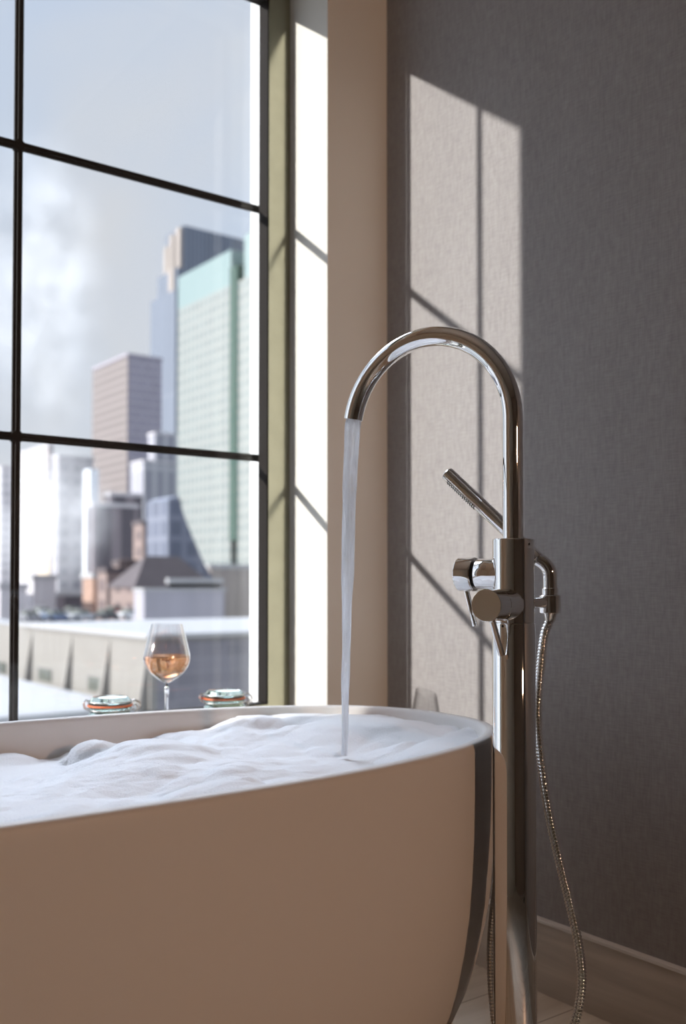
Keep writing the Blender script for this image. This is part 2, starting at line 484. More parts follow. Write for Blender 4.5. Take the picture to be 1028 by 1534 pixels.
# temperature knob, along the spout direction
o1 = Z*(H+.0150)
m = MB().lathe([(0,.0),(.0252,.0),(.0252,.020),(.0245,.030),(.0241,.035),(.0240,.041),(.0240,.0565),(.0228,.0580),(0,.0580)], 64, o1, S)
m.build('knob_collar', M['chrome'], tf, smooth=40)
MB().lathe([(0,.0580),(.0195,.0580),(.0195,.0622),(0,.0622)], 48, o1, S).build('knob_gap_ring', M['dark'], tf, smooth=30)
m = MB().lathe([(0,.0622),(.0250,.0622),(.0260,.0632),(.0264,.0645),(.0264,.0885),(.0255,.0900),(0,.0900)], 64, o1, S)
kn = m.build('temperature_knob', M['chrome'], tf, smooth=30)
a_ = o1 + S*.0785 - Z*.0255; b_ = o1 + S*.064 - Z*.0800
m = MB().tube([a_, a_.lerp(b_,.5), b_.lerp(a_,.02), b_], [.0042,.0042,.0042,.0036], 24)
m.build('lever', M['chrome'], kn, smooth=35)
# diverter knob, toward the viewer
o2 = Z*(H-.0305)
m = MB().lathe([(0,.0),(.0252,.0),(.0252,.019),(.0242,.029),(.0235,.034),(.0233,.042),(.0233,.0600),(.0226,.0606),(0,.0606)], 64, o2, K)
m.build('knob_collar', M['chrome'], tf, smooth=40)
m = MB().lathe([(0,.0612),(.0228,.0612),(.0235,.0618),(.0235,.0955),(.0227,.0967)], 64, o2, K)
kn = m.build('diverter_knob', M['chrome'], tf, smooth=30)
MB().lathe([(.0227,.0967),(.0,.0967),], 64, o2, K).build('knob_face', M['chrome_soft'], kn)
a_ = o2 + K*.0765 - Z*.0225; b_ = o2 + K*.0440 - Z*.0735
m = MB().tube([a_, a_.lerp(b_,.5), b_.lerp(a_,.02), b_], [.0048,.0048,.0048,.0042], 24)
m.build('lever', M['chrome'], kn, smooth=35)
# hand shower holder
HS = .0745
o3 = Z*(H-.0285)
m = MB().lathe([(.0125,.026),(.0088,.031),(.0085,.034),(.0085,HS-.014),(.0,HS-.014)], 32, o3, A)
m.build('holder_arm', M['chrome'], tf, smooth=40)
hc = A*HS
rz0, rz1 = H-.0450, H-.0175
m = MB().lathe([(.0120,rz0),(.0158,rz0),(.0165,rz0+.0008),(.0165,rz1-.0008),(.0158,rz1),(.0120,rz1)], 48, hc, closed=True)
m.build('holder_ring', M['chrome'], tf, smooth=30)
m = MB().lathe([(.0125,.025),(.0092,.03),(.009,.045),(0,.045)], 32, Z*.742, (.6,.8,0))
m.build('hose_outlet', M['chrome'], tf, smooth=40)

# ------------------------------------------------------------------ hand shower
HP = C + hc
hs = empty('hand_shower', (HP.x, HP.y, rz0))
tag(hs, 'slim chrome hand shower with ribbed metal hose clipped to the tub filler', 'hand shower')
hp = Vector(hs.location)
dH = FX*HP.x + FY*HP.y
elb = Vector((HP.x, HP.y, 0))
e0 = Vector((HP.x, HP.y, rz1+.010)); e1 = Vector((HP.x, HP.y, rz1+.034))
tipw = at(670, 709, d=1.62); j = at(806, 838, d=dH+.005)
path = [e0, e0.lerp(e1,.5), e1 - Z*.004]
ctl = Vector((HP.x, HP.y, j.z-.004))
for i in range(1, 9):   # bend
    t = i/8; p0 = e1 - Z*.004; p2 = j
    path.append(p0*(1-t)**2 + (Vector((HP.x,HP.y,(p0.z*.35+j.z*.65))))*2*t*(1-t) + p2*t*t)
m = MB().tube([p-hp for p in path], .0107, 32); m.build('elbow', M['chrome'], hs, smooth=40)
wd = (tipw-j).normalized(); L = (tipw-j).length
MB().lathe([(0,.0),(.0108,.0),(.0113,.0008),(.0113,L-.0012),(.0103,L),(0,L)], 48, j-hp, wd).build('wand', M['chrome'], hs, smooth=30)
# spray strip with nozzles on the underside
dn = (-Z - wd*(-Z).dot(wd)).normalized()
view = (tipw - Vector((0,0,H))).normalized()
dn = view.cross(wd).normalized(); dn = -dn if dn.z > 0 else dn
dn = (dn - view*.35).normalized(); dn = (dn - wd*dn.dot(wd)).normalized()
sd = wd.cross(dn).normalized()
m = MB()
p0 = j + wd*(L-.078); p1 = j + wd*(L-.010)
for (q) in (0,):
    vs_ = []
    for p in (p0, p1):
        for s_ in (-.0062, .0062):
            for h_ in (.0088, .0106): vs_.append(p - hp + sd*s_ + dn*h_)
    m.add(vs_, [(0,1,3,2),(4,6,7,5),(0,4,5,1),(2,3,7,6),(1,5,7,3),(0,2,6,4)])
sf = m.build('spray_plate', M['chrome'], hs)
m = MB()
for i in range(15):
    for s_ in (-.0038, 0, .0038):
        p = p0.lerp(p1, (i+.6)/15.5)
        m.lathe([(.0011,.010),(.0008,.0124),(0,.0124)], 8, p-hp+sd*s_, dn)
m.build('nozzles', M['rubber'], sf)
MB().lathe([(.0110,rz1+.0002),(.0125,rz1+.0006),(.0125,rz1+.0105),(.0115,rz1+.0115)], 40, Vector((0,0,-rz0))).build('ferrule', M['chrome'], hs, smooth=30)
MB().lathe([(0,rz0-.012),(.0080,rz0-.012),(.0095,rz0-.0015),(.0118,rz0+.002),(.0118,rz1-.0005),(0,rz1-.0005)], 40, Vector((0,0,-rz0))).build('hose_nut', M['chrome'], hs, smooth=30)
# hose
hpts = [Vector((HP.x, HP.y, rz0-.010)), at(815,955,d=1.545), at(808,1020,d=1.55), at(805,1075,d=1.55), at(811,1140,d=1.545), at(821,1210,d=1.54), at(836,1280,d=1.535),
        at(853,1350,d=1.53), at(866,1410,d=1.525), at(872,1465,d=1.52), at(867,1510,d=1.52), at(855,1550,d=1.52), at(832,1600,d=1.53), at(795,1632,d=1.55),
        at(763,1612,d=1.575), at(745,1545,d=1.58), at(737.5,1480,d=1.58), at(736,1420,d=1.58), at(740,1365,d=1.575), at(748,1300,d=1.565), at(758,1200,d=1.56), at(765,1080,d=1.555), Vector((CX+.6*.047, CY+.8*.047, .70)), Vector((CX+.6*.046, CY+.8*.046, .735)), Vector((CX+.6*.036, CY+.8*.036, .742))]
hl = resample(catmull(hpts, 24), .0013)
rad = [(.0068,.0073,.0073,.0055)[i % 4] for i in range(len(hl))]
m = MB().tube([p-hp for p in hl], rad, 14); m.build('shower_hose', M['chrome'], hs, smooth=25)

# ------------------------------------------------------------------ running water
t0 = C + tip
land = at(516, 1128, Z=.545)
ws = []; wr = []
NW = 90
for i in range(NW):
    t = i/(NW-1)
    z = t0.z - .004 + (land.z - t0.z)*t
    k = math.sqrt(t)
    x = t0.x + (land.x-t0.x)*(.15*t+.85*k); y = t0.y + (land.y-t0.y)*(.15*t+.85*k)
    wob = .0009*math.sin(t*21+1)*t**.3
    ws.append(Vector((x+wob, y-wob*.4, z)))
    r_ = .0128*(1-t)**3 + .0062 + .0026*math.exp(-t*6) + .0006*math.sin(t*17+.5) + .0003*math.sin(t*43)
    wr.append(min(r_, .0132))
m = MB(); m.tube(ws, wr, 28)
for i, v in enumerate(m.v):    # twisting, slightly flattened strand
    row = i//28; c = ws[row]; t = row/(NW-1); a = math.atan2(v.y-c.y, v.x-c.x)
    s_ = 1 + min(1, t*5)*(.17*math.cos(2*(a - 4.2*t - .3)) + .10*math.cos(3*(a + 6*t)))
    m.v[i] = Vector((c.x+(v.x-c.x)*s_, c.y+(v.y-c.y)*s_, v.z))
water = m.build('water_stream', M['water'], smooth=60)
tag(water, 'thin stream of water falling from the arched chrome spout into the foam', 'water')

# ------------------------------------------------------------------ wine glass on the sill
gp = at(250, 1000, Y=1.955); 
wg = empty('wine_glass', (gp.x, gp.y, SILL)); tag(wg, 'stemmed wine glass half filled with rose wine on the windowsill', 'wine glass')
rimz = .2345
outer = [(0,.0),(.036,.0),(.0365,.0012),(.030,.0028),(.014,.0060),(.0062,.0115),(.0043,.022),(.0038,.045),(.0042,.075),(.0056,.096),(.0095,.1062),(.0170,.1128),(.0280,.1205),(.0385,.1302),(.0460,.1420),(.0498,.1530),(.0503,.1600),(.0490,.1700),(.0450,.1880),(.0402,.2080),(.0362,.2250),(.0342,rimz-.0006)]
inner = [(.0333,rimz-.0006),(.0352,.2250),(.0391,.2080),(.0438,.1880),(.0478,.1700),(.0490,.1600),(.0485,.1535),(.0448,.1430),(.0376,.1318),(.0272,.1222),(.0162,.1150),(.0060,.1112),(0,.1104)]
def smoothp(pr, per=4):
    q = catmull([Vector((a, b, 0)) for a, b in pr], per); return [(max(0, v.x), v.y) for v in q]
m = MB().lathe(outer[:3] + smoothp(outer[3:10]) + [(0,.1062)], 72); m.build('stem', M['clear'], wg, smooth=60)
m = MB().lathe([(0,.1063)] + smoothp([(.0056,.1063)] + outer[11:]) + [(.0338,rimz)] + smoothp(inner), 72); m.build('bowl', M['thin_glass'], wg, smooth=60)
wl = .1655
win_prof = [(0,.11045),(.0062,.11135),(.0164,.1152),(.0274,.1224),(.0378,.1320),(.0450,.1432),(.0487,.1537),(.0492,.1600),(.0485,wl)]
m = MB().lathe(smoothp(win_prof) + [(0,wl)], 72); m.build('rose_wine', M['wine'], wg, smooth=50)

# ------------------------------------------------------------------ clip-top jars
def make_jar(loc, rz, label, flip):
    j_ = empty('clip_top_jar', loc); j_.rotation_euler = (0,0,rz); j_.scale = (1.05,)*3
    tag(j_, label, 'jar', 'glass clip-top jars on the windowsill')
    o_ = [(0,.0),(.036,.0),(.0405,.002),(.0430,.007),(.0435,.016),(.0435,.038),(.0420,.046),(.0385,.0505),(.0378,.053),(.0410,.0545),(.0425,.0560),(.0425,.0590),(.0410,.0605)]
    i_ = [(.0350,.0605),(.0345,.052),(.0375,.044),(.0405,.037),(.0405,.012),(.0385,.0065),(.034,.005),(0,.005)]
    MB().lathe(o_ + i_, 64).build('jar_body', M['green_glass'], j_, smooth=50)
    # tilted gasket a touch thicker at the tongue
    g_ = MB().lathe([(.0355,.0608),(.0445,.0606),(.0452,.0620),(.0445,.0640),(.0355,.0642)], 64, closed=True)
    if flip is not None:
        g_.tube([(-.043*flip,0,.0622),(-.048*flip,0,.0630),(-.053*flip,-.001,.0655)], [.0022,.0026,.0020], 10)
    g_.build('gasket', M['orange'], j_, smooth=50)
    lid = MB().lathe([(0,.0600),(.034,.0600),(.0345,.0645),(.0415,.0646),(.0430,.0665),(.0428,.0695),(.0400,.0725),(.0370,.0760),(.0345,.0785),(.0315,.0780),(.0290,.0768),(0,.0762)], 64).build('lid', M['green_glass'], j_, smooth=40)
    w = MB(); r_ = .0012
    def arc(c, rx, z0, z1, a0, a1, n=24):
        return [Vector((c[0]+rx*math.cos(math.radians(a0+(a1-a0)*i/n)), c[1]+rx*math.sin(math.radians(a0+(a1-a0)*i/n)), z0+(z1-z0)*i/n)) for i in range(n+1)]
    w.tube(arc((0,0), .0443, .0540, .0540, 0, 360, 48), r_, 8)       # neck wire
    w.tube(arc((0,0), .0440, .0700, .0700, 0, 360, 48), r_, 8)       # lid wire
    for s_ in (-1, 1):   # latch loops
        w.tube([(.044,.011*s_,.0540),(.052,.011*s_,.0500),(.0590,.010*s_,.0545),(.0600,.0095*s_,.0610),(.0560,.009*s_,.0680),(.0490,.009*s_,.0712),(.0430,.009*s_,.0702)], r_, 8)
        w.tube([(.0455,.008*s_,.0590),(.0500,.008*s_,.0640),(.0540,.008*s_,.0560),(.0500,.008*s_,.0440),(.0455,.008*s_,.0420)], r_, 8)
        w.tube([(-.044,.010*s_,.0540),(-.0500,.010*s_,.0580),(-.0520,.009*s_,.0670),(-.0480,.009*s_,.0725),(-.0430,.009*s_,.0702)], r_, 8)
    w.tube([(.0600,-.010,.0610),(.0605,0,.0610),(.0600,.010,.0610)], r_, 8)
    w.tube([(-.0525,-.010,.0670),(-.0535,0,.0670),(-.0525,.010,.0670)], r_, 8)
    w.build('wire_clip', M['wire'], j_, smooth=50)
    return j_
pj = at(165, 1060, Y=1.975); make_jar((pj.x,pj.y,SILL), math.radians(-28), 'clip-top glass jar with orange seal, the one nearer the window bar', None)
pj = at(336, 1050, Y=1.945); make_jar((pj.x,pj.y,SILL), math.radians(-22), 'clip-top glass jar with orange tab sticking out, between wine glass and window frame', 1)

exec_city = True
# ------------------------------------------------------------------ city outside
def block(mb, x0, x1, y0, y1, z0, z1): mb.box(x0,x1,y0,y1,z0,z1); return mb
def uv_metres(o):
    me = o.data; uv = me.uv_layers.new(name='UVMap')
    for p in me.polygons:
        n = p.normal
        for li in p.loop_indices:
            c = me.vertices[me.loops[li].vertex_index].co
            if abs(n.x) > .5: u, v = c.y, c.z
            elif abs(n.y) > .5: u, v = c.x, c.z
            else: u, v = c.x, c.y
            uv.data[li].uv = (u, v)
    return o
def bld(name, label, cat='building', loc=(0,0,0)):
    return tag(empty(name, loc), label, cat)
def bpart(root, name, mat, boxes, bevel=0):
    mb = MB(); l = Vector(root.location)
    for (x0,x1,y0,y1,z0,z1) in boxes: mb.box(x0-l.x,x1-l.x,y0-l.y,y1-l.y,z0-l.z,z1-l.z)
    return uv_metres(mb.build(name, mat, root, bevel=bevel))
G = -12.0
fm = facade_mat
C1 = fm('white_grid_facade', (.285,.30,.29), (.20,.245,.245), 3.2, 3.8, .75)
C2 = pbr('teal_glass_crown', (.25,.33,.33), .3)
C3 = pbr('dark_green_recess', (.03,.075,.06), .6)
B1 = fm('blue_grey_tower', (.21,.235,.285), (.15,.18,.235), 2.6, 60, .5)
B2 = pbr('pale_peach_stone', (.38,.335,.305), .7, var=.08, vscale=.05)
P1 = fm('pink_beige_bands', (.28,.243,.232), (.19,.165,.165), 60, 3.9, .95)
P2 = fm('shaded_mauve_tower', (.42,.39,.44), (.31,.30,.38), 3., 3.9, .6)  # side turned from the sun: its cool mauve shade is in the colour
G1 = fm('grey_column_facade', (.50,.50,.54), (.33,.33,.39), 5., 60, .9)
G2 = fm('dark_mauve_facade', (.26,.23,.25), (.12,.11,.13), 6., 60, 1.3)
G3 = fm('brown_brick_facade', (.28,.21,.19), (.16,.12,.12), 4., 3.6, .8)
G4 = pbr('grey_metal_cladding', (.42,.41,.46), .7, var=.08, vscale=.4, stretch=(1,1,.02))
ROOFD = pbr('dark_roof', (.12,.10,.105), .8, var=.1, vscale=.3)
SNOW = pbr('snow', (.46,.46,.47), .8, var=.03, vscale=.2)
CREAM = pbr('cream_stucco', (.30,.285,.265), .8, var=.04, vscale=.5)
SHADE = fm('shaded_wall_panels', (.30,.29,.32), (.26,.25,.285), 1.2, .6, .03)  # shaded side of the cream building, grey shade put into the colour
BRICK = pbr('orange_brick', (.42,.28,.22), .8, var=.15, vscale=.5)
HAZY = pbr('haze_lightened_stone', (.62,.60,.62), .8, var=.06, vscale=.05)  # lightened so the colour itself carries distance haze
WINDOW = pbr('dark_window', (.13,.14,.12), .2)

gr = struct(MB().box(-400, 900, 60, 1500, G-1, G), 'ground', SNOW); gr['label'] = 'snow-covered ground of the city far below the window'

# white office tower with green crown
t = bld('office_tower', 'pale gridded office tower with teal crown and dark green vertical strip', loc=(176,300,G))
bpart(t, 'facade', C1, [(176,216,301,341,G,106)])
bpart(t, 'crown', C2, [(176,216,301,341,106,118.6)])
bpart(t, 'recess', C3, [(175.5,214,296.0,301,16,112)])
bpart(t, 'side_wing', C1, [(176,214,250,296,G,106)])
bpart(t, 'wing_crown', C2, [(176,214,250,292,106,121)])
# blue-grey stepped tower
t = bld('stepped_tower', 'tall blue-grey stepped tower with pale sunlit crown, tallest on the skyline', loc=(262,504,G))
bpart(t, 'shaft', B1, [(257,300,501,533,G,167)])
bpart(t, 'upper_shaft', B1, [(260,300,505,530,167,181)])
bpart(t, 'crown', B1, [(264,305,505,527,181,206)])
bpart(t, 'crown_fins', B2, [(262,264,506,511,176,205),(262,264,514,519,176,203),(262,264,521,526,172,198),(259,260,508,514,150,182)])  # pale colour of the fins carries the sunlit face of the crown
# pink tower
t = bld('banded_tower', 'pinkish beige office tower with horizontal bands and shaded mauve side', loc=(204,447,G))
o_ = bpart(t, 'facade', P1, [(203.6,204,447,490,G,112)])
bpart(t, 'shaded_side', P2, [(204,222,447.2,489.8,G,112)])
bpart(t, 'roof_edge', P2, [(203.4,222.3,446.8,490.2,112,113.2)])

def px_block(pc, pl, pr, ytop, d, z0=G):
    """corner pixel, end pixels, top pixel and distance of a block -> its real extents"""
    p = at(pc, ytop, d=d); l = at(pl, ytop, X=p.x); r = at(pr, ytop, Y=p.y)
    return (p.x, r.x, p.y, max(l.y, p.y+2.5), z0, p.z)
def simple(name, label, mat, blocks, roof=None, part='facade'):
    p = blocks[0]; t = bld(name, label, loc=(p[0], p[2], G))
    for b in blocks:
        bpart(t, part, mat, [b])
        if roof: bpart(t, 'roof', roof, [(b[0]-.3,b[1]+.3,b[2]-.3,b[3]+.3,b[5],b[5]+.9)])
    return t
simple('concrete_block', 'grey column-fronted block standing in front of the stepped tower', G1, [px_block(215,196,266,692,400), px_block(232,222,266,650,425)], HAZY)
simple('mauve_block', 'dark mauve block with vertical stripes below the banded tower', G2, [px_block(140,130,206,758,240), px_block(165,158,214,742,262)], HAZY)
simple('brown_brick_block', 'brown brick block with small windows below the grey column block', G3, [px_block(214,200,272,786,215)], ROOFD)
t = simple('stone_turret', 'small pale stepped stone turret at the left foot of the gridded tower', B2, [px_block(258,248,266,768,180), px_block(264,258,272,748,186)])
simple('glass_slab', 'small white glass slab left of the banded tower', pbr('white_glass', (.80,.84,.88), .3), [px_block(135,125,148,702,262)])
t = simple('hazy_tower', 'hazy grey-beige tower seen beside the window bar', fm('haze_lightened_beige', (.55,.50,.49), (.42,.39,.41), 4., 4., .9), [px_block(72,28,80,668,420)], HAZY)  # facade colours lightened to stand in for haze
simple('sunlit_tower', 'narrow tower front with sunlight painted into its cream colour, left of the mauve block', pbr('sunlit_cream', (.80,.64,.46), .7, var=.2, vscale=.1), [px_block(74,58,77,722,300)])  # warm sunlit strip of a beige-grey tower, the sunlight put into its colour
simple('distant_block', 'wide pale grey block far behind the steam', fm('grey_far', (.42,.40,.43), (.31,.30,.34), 5., 5., 1.1), [px_block(88,78,140,684,380), px_block(104,98,138,700,440)], HAZY)  # far greys made lighter, haze painted into them
simple('far_left_block', 'pale block beyond the left window bar', fm('pale_far', (.60,.60,.63), (.45,.46,.50), 5., 4., 1.), [px_block(2,-40,20,700,450)], HAZY)  # haze of the distance painted in as paler colours
# dark building with a curved sloping edge in front of the office tower
t = bld('curved_roof_building', 'dark building whose roof edge sweeps down in a curve beside the white grid tower')
y0_ = at(265,740,d=165).y
cur = [(252,748),(267,742),(272,760),(278,778),(286,798),(298,826),(308,848),(320,866),(332,878)]
pts_ = [at(u, v, Y=y0_) for u, v in cur]
t.location = (pts_[0].x, y0_, G)
vs_ = []; l = Vector(t.location)
for dy in (0, 8):
    for p in pts_: vs_.append(Vector((p.x, y0_+dy, p.z))-l)
    for p in (pts_[-1], pts_[0]): vs_.append(Vector((p.x, y0_+dy, G))-l)
n_ = len(vs_)//2
mb = MB(); mb.add(vs_, [tuple(range(n_)), tuple(range(2*n_-1,n_-1,-1))] + [(i,(i+1)%n_,n_+(i+1)%n_,n_+i) for i in range(n_)])
uv_metres(mb.build('facade', fm('blue_dark_glass', (.20,.22,.28), (.14,.16,.22), 3., 3.4, .5), t))
# pale podium of the office tower
simple('podium_building', 'low pale podium at the foot of the white grid tower', B2, [px_block(318,312,420,852,190)], SNOW)
# dark roofed hall
t = bld('dark_roofed_hall', 'long low hall with a dark pitched roof behind the grey warehouse')
a_ = at(205,880,d=150); b_ = at(315,880,d=150)
t.location = (a_.x, b_.y, G)
mb = MB(); l = Vector(t.location)
ya = (a_.y+b_.y)/2
x0_, x1_ = a_.x-2, b_.x+3
zt = at(250,832,d=150).z; ze = at(250,880,d=145).z
mb.add([Vector(q)-l for q in [(x0_,ya,ze),(x1_,ya,ze),(x1_,ya+10,ze),(x0_,ya+10,ze),(x0_+4.2,ya+5,zt),(x1_-4,ya+5,zt)]], [(0,1,5,4),(2,3,4,5),(1,2,5),(3,0,4),(0,3,2,1)])
mb.build('pitched_roof', ROOFD, t)
bpart(t, 'walls', G3, [(x0_+.5,x1_-.5,ya+.5,ya+9.5,G,ze-.01)])
t = simple('grey_warehouse', 'low grey metal warehouse with snow on its roof', G4, [px_block(216,206,336,886,108)], None)
b = px_block(216,206,336,886,108)
bpart(t, 'roof_snow', SNOW, [(b[0]-.2,b[1]+.2,b[2]-.2,b[3],b[5],b[5]+.35)])
bb_ = px_block(254,250,330,870,112)
bpart(t, 'roof_house', G4, [(bb_[0],bb_[1],b[2]+2,b[3]-.5,b[5]+.35,bb_[5]-.3)])
bpart(t, 'roof_house_snow', SNOW, [(bb_[0]-.3,bb_[1]+.3,b[2]+1.7,b[3]-.2,bb_[5]-.3,bb_[5]+.3)])
simple('brick_house', 'small orange brick house at the edge of the snowy car park', BRICK, [px_block(140,124,152,866,178), px_block(158,152,166,876,176), px_block(172,166,180,884,174)], SNOW)
simple('brick_stack', 'square orange brick chimney stack rising behind the dark roofs', BRICK, [px_block(186,183,203,838,193)], None, 'stack')
simple('dark_flat_roof_block', 'low dark flat-roofed block between brick house and dark hall', G3, [px_block(160,146,212,858,170), px_block(180,170,215,846,182)], ROOFD)
simple('snowy_roofed_block', 'low block with snowy roof beyond the car park at the window bar', HAZY, [px_block(50,20,84,868,190), px_block(0,-60,40,882,170)], SNOW)
simple('street_block', 'low dark row behind the parked cars', G2, [px_block(88,84,128,893,200)], SNOW)

# raised car park with parked cars
dk_z = H - 4.6
pk = bld('parking_deck', 'snow-covered parking deck with parked cars beyond the cream building', 'parking deck', (20, 60, G))
bpart(pk, 'deck', SNOW, [(-60,42,112,158,dk_z-.6,dk_z)])
bpart(pk, 'edge_beam', HAZY, [(-60,42,111.6,112,dk_z-.9,dk_z)])
bpart(pk, 'deck_walls', G4, [(-59,41,113,157,G,dk_z-.6)])
cols = {'white':(.75,.76,.78),'black':(.05,.05,.06),'silver':(.42,.44,.47),'blue':(.12,.17,.28),'grey':(.22,.22,.24),'red':(.35,.08,.07)}
cm = {k: pbr(k+'_car_paint', v, .3, coat=.5) for k, v in cols.items()}
TYRE = pbr('tyre', (.03,.03,.03), .8)
def make_car(colour, x, y, rz, label):
    c = empty('car', (x, y, dk_z)); c.rotation_euler = (0,0,rz); tag(c, label, 'car', 'cars on the snowy parking deck')
    prof_ = [(-2.2,.35),(-2.25,.75),(-2.1,.95),(-1.3,1.02),(1.7,1.0),(2.15,.9),(2.25,.6),(2.2,.35)]
    cab = [(-1.6,1.0),(-1.15,1.45),(.35,1.48),(1.05,1.02)]
    def ext(pr, w0, w1):
        mb = MB(); n = len(pr); zs = [z for _, z in pr]; zm, zM = min(zs), max(zs)
        vs = []
        for s_ in (-1, 1):
            for x_, z_ in pr:
                w = w0 + (w1-w0)*(z_-zm)/(zM-zm); vs.append((x_, s_*w, z_))
        mb.add(vs, [tuple(range(n)), tuple(range(2*n-1,n-1,-1))] + [(i,(i+1)%n,n+(i+1)%n,n+i) for i in range(n)])
        return mb
    ext(prof_, .88, .80).build('car_body', cm[colour], c, smooth=40)
    ext(cab, .80, .62).build('cabin_glass', WINDOW, c, smooth=40)
    MB().box(-1.15,.35,-.62,.62,1.46,1.50).build('roof', cm[colour], c)
    for sx in (-1.35, 1.35):
        for sy in (-.82, .82):
            MB().lathe([(0,-.1),(.33,-.1),(.33,.1),(0,.1)], 20, (sx, sy, .33), (0,1,0)).build('wheel', TYRE, c, smooth=30)
    return c
names = [('white','white car parked on the snowy deck, nearest the grey warehouse'),('black','black car parked in front row of the snowy deck'),('silver','silver car between the black car and the blue car'),
         ('blue','dark blue car parked mid-row on the snowy deck'),('grey','grey car parked near the window bar on the deck'),('red','dark red car parked in the deck back row'),
         ('black','black car in the back row behind the blue car'),('white','white car in the back row behind the grey car')]
spots = [(193,924,118),(158,926,116),(120,921,127),(82,924,121),(44,922,124),(172,912,150),(106,912,148),(60,911,152)]
for (colr, lab), (u, v, d) in zip(names, spots):
    d = max(d, 0); y_ = {True:117., False:134.}[v > 915]
    p = at(u, v, Y=y_); make_car(colr, p.x, y_ + random.uniform(-.4,.4), math.radians(90+random.uniform(-5,5)), lab)

# near cream building with raking piers and snowy roof
nb = bld('cream_building', 'near cream stucco building with raking piers, small windows and snowy roof', loc=(18.6,38.4,G))
zr = H - 2.30
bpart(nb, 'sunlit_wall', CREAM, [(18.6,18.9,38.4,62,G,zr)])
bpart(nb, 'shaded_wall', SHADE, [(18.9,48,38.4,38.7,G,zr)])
bpart(nb, 'roof', SNOW, [(18.3,48.2,38.1,54,zr,zr+.20)], bevel=.05)
bpart(nb, 'coping', CREAM, [(18.45,48,38.25,54,zr-.12,zr)])
for y_ in (38.5, 42.5, 47.0, 52.6):
    mb = MB(); l = Vector(nb.location)
    mb.add([Vector(q)-l for q in [(18.6,y_,zr-.12),(18.6,y_+.35,zr-.12),(17.4,y_+.95,G+2),(17.4,y_+.6,G+2),(18.7,y_,zr-.12),(18.7,y_+.35,zr-.12),(18.7,y_+.95,G+2),(18.7,y_+.6,G+2)]],
           [(0,1,2,3),(4,7,6,5),(0,3,7,4),(1,5,6,2),(0,4,5,1),(3,2,6,7)])
    mb.build('raking_pier', CREAM, nb)
for (u, v) in ((145,1025),(68,1011),(2,1000)):
    p = at(u, v, X=18.6)
    f = bpart(nb, 'window', WINDOW, [(18.53,18.65,p.y-.9,p.y+.9,p.z-.32,p.z+.32)])
    bpart(f, 'window_sill', CREAM, [(18.4,18.6,p.y-1.0,p.y+1.0,p.z-.42,p.z-.33)])
# lower snowy roof in front of the cream wall
lw = bld('snowy_annex', 'low annex with thick snow on its roof at the foot of the cream building', loc=(10,37,G))
zl = H - 5.35
bpart(lw, 'annex_walls', CREAM, [(2,17,37.0,60,G,zl)])
bpart(lw, 'roof_snow', SNOW, [(1.6,17.3,36.6,60,zl,zl+.5)], bevel=.15)

# steam rising between the towers
def steam(name, c, rad, dens, seed, label):
    me = bpy.data.meshes.new(name); bm = bmesh.new(); bmesh.ops.create_icosphere(bm, subdivisions=3, radius=1.)
    for v in bm.verts:
        v.co = Vector((v.co.x*rad[0], v.co.y*rad[1], v.co.z*rad[2]))
    bm.to_mesh(me); bm.free()
    m, nt, out = new_mat(name + '_vapour')
    L = nt.links.new
    vs = N(nt, 'ShaderNodeVolumeScatter', Anisotropy=.2); vs.inputs['Color'].default_value = (.97,.975,.98,1)
    tc = N(nt, 'ShaderNodeTexCoord'); mp = N(nt, 'ShaderNodeMapping'); mp.inputs['Location'].default_value = (seed, 0, 0)
    n = N(nt, 'ShaderNodeTexNoise', Scale=.085, Detail=3., Roughness=.55)
    L(tc.outputs['Object'], mp.inputs[0]); L(mp.outputs[0], n.inputs['Vector'])
    dv = N(nt, 'ShaderNodeVectorMath', operation='DIVIDE'); dv.inputs[1].default_value = rad; L(tc.outputs['Object'], dv.inputs[0])
    ln = N(nt, 'ShaderNodeVectorMath', operation='LENGTH'); L(dv.outputs[0], ln.inputs[0])
    fo = N(nt, 'ShaderNodeMapRange', interpolation_type='SMOOTHSTEP'); fo.inputs['From Min'].default_value = 1.; fo.inputs['From Max'].default_value = .25
    L(ln.outputs['Value'], fo.inputs[0])
    nr = N(nt, 'ShaderNodeMapRange'); nr.inputs['From Min'].default_value = .40; nr.inputs['From Max'].default_value = .62; nr.inputs['To Max'].default_value = dens
    L(n.outputs[0], nr.inputs[0])
    ml = N(nt, 'ShaderNodeMath', operation='MULTIPLY'); L(nr.outputs[0], ml.inputs[0]); L(fo.outputs[0], ml.inputs[1]); L(ml.outputs[0], vs.inputs['Density'])
    L(vs.outputs[0], out.inputs['Volume'])
    o = link(name, me, m); o.location = c
    return tag(o, label, 'steam', kind='stuff')
steam('rooftop_steam', at(75,775,d=225), (17,12,21), .10, 3., 'white steam drifting up between the towers near the window bar')
steam('rising_steam', at(62,430,d=300), (24,20,60), .035, 9., 'tall pale column of steam climbing into the sky by the window bar')
SC.cycles.volume_bounces = 2; SC.cycles.volume_step_rate = 1.; SC.cycles.volume_max_steps = 48

# ------------------------------------------------------------------ lights
sun = bpy.data.lights.new('sun', 'SUN'); sun.energy = 6.0; sun.angle = math.radians(.6); sun.color = (1., .975, .93)
so = bpy.data.objects.new('sun', sun); COL.objects.link(so)
so.rotation_euler = Vector((1, -.40, -.30)).to_track_quat('-Z', 'Y').to_euler()

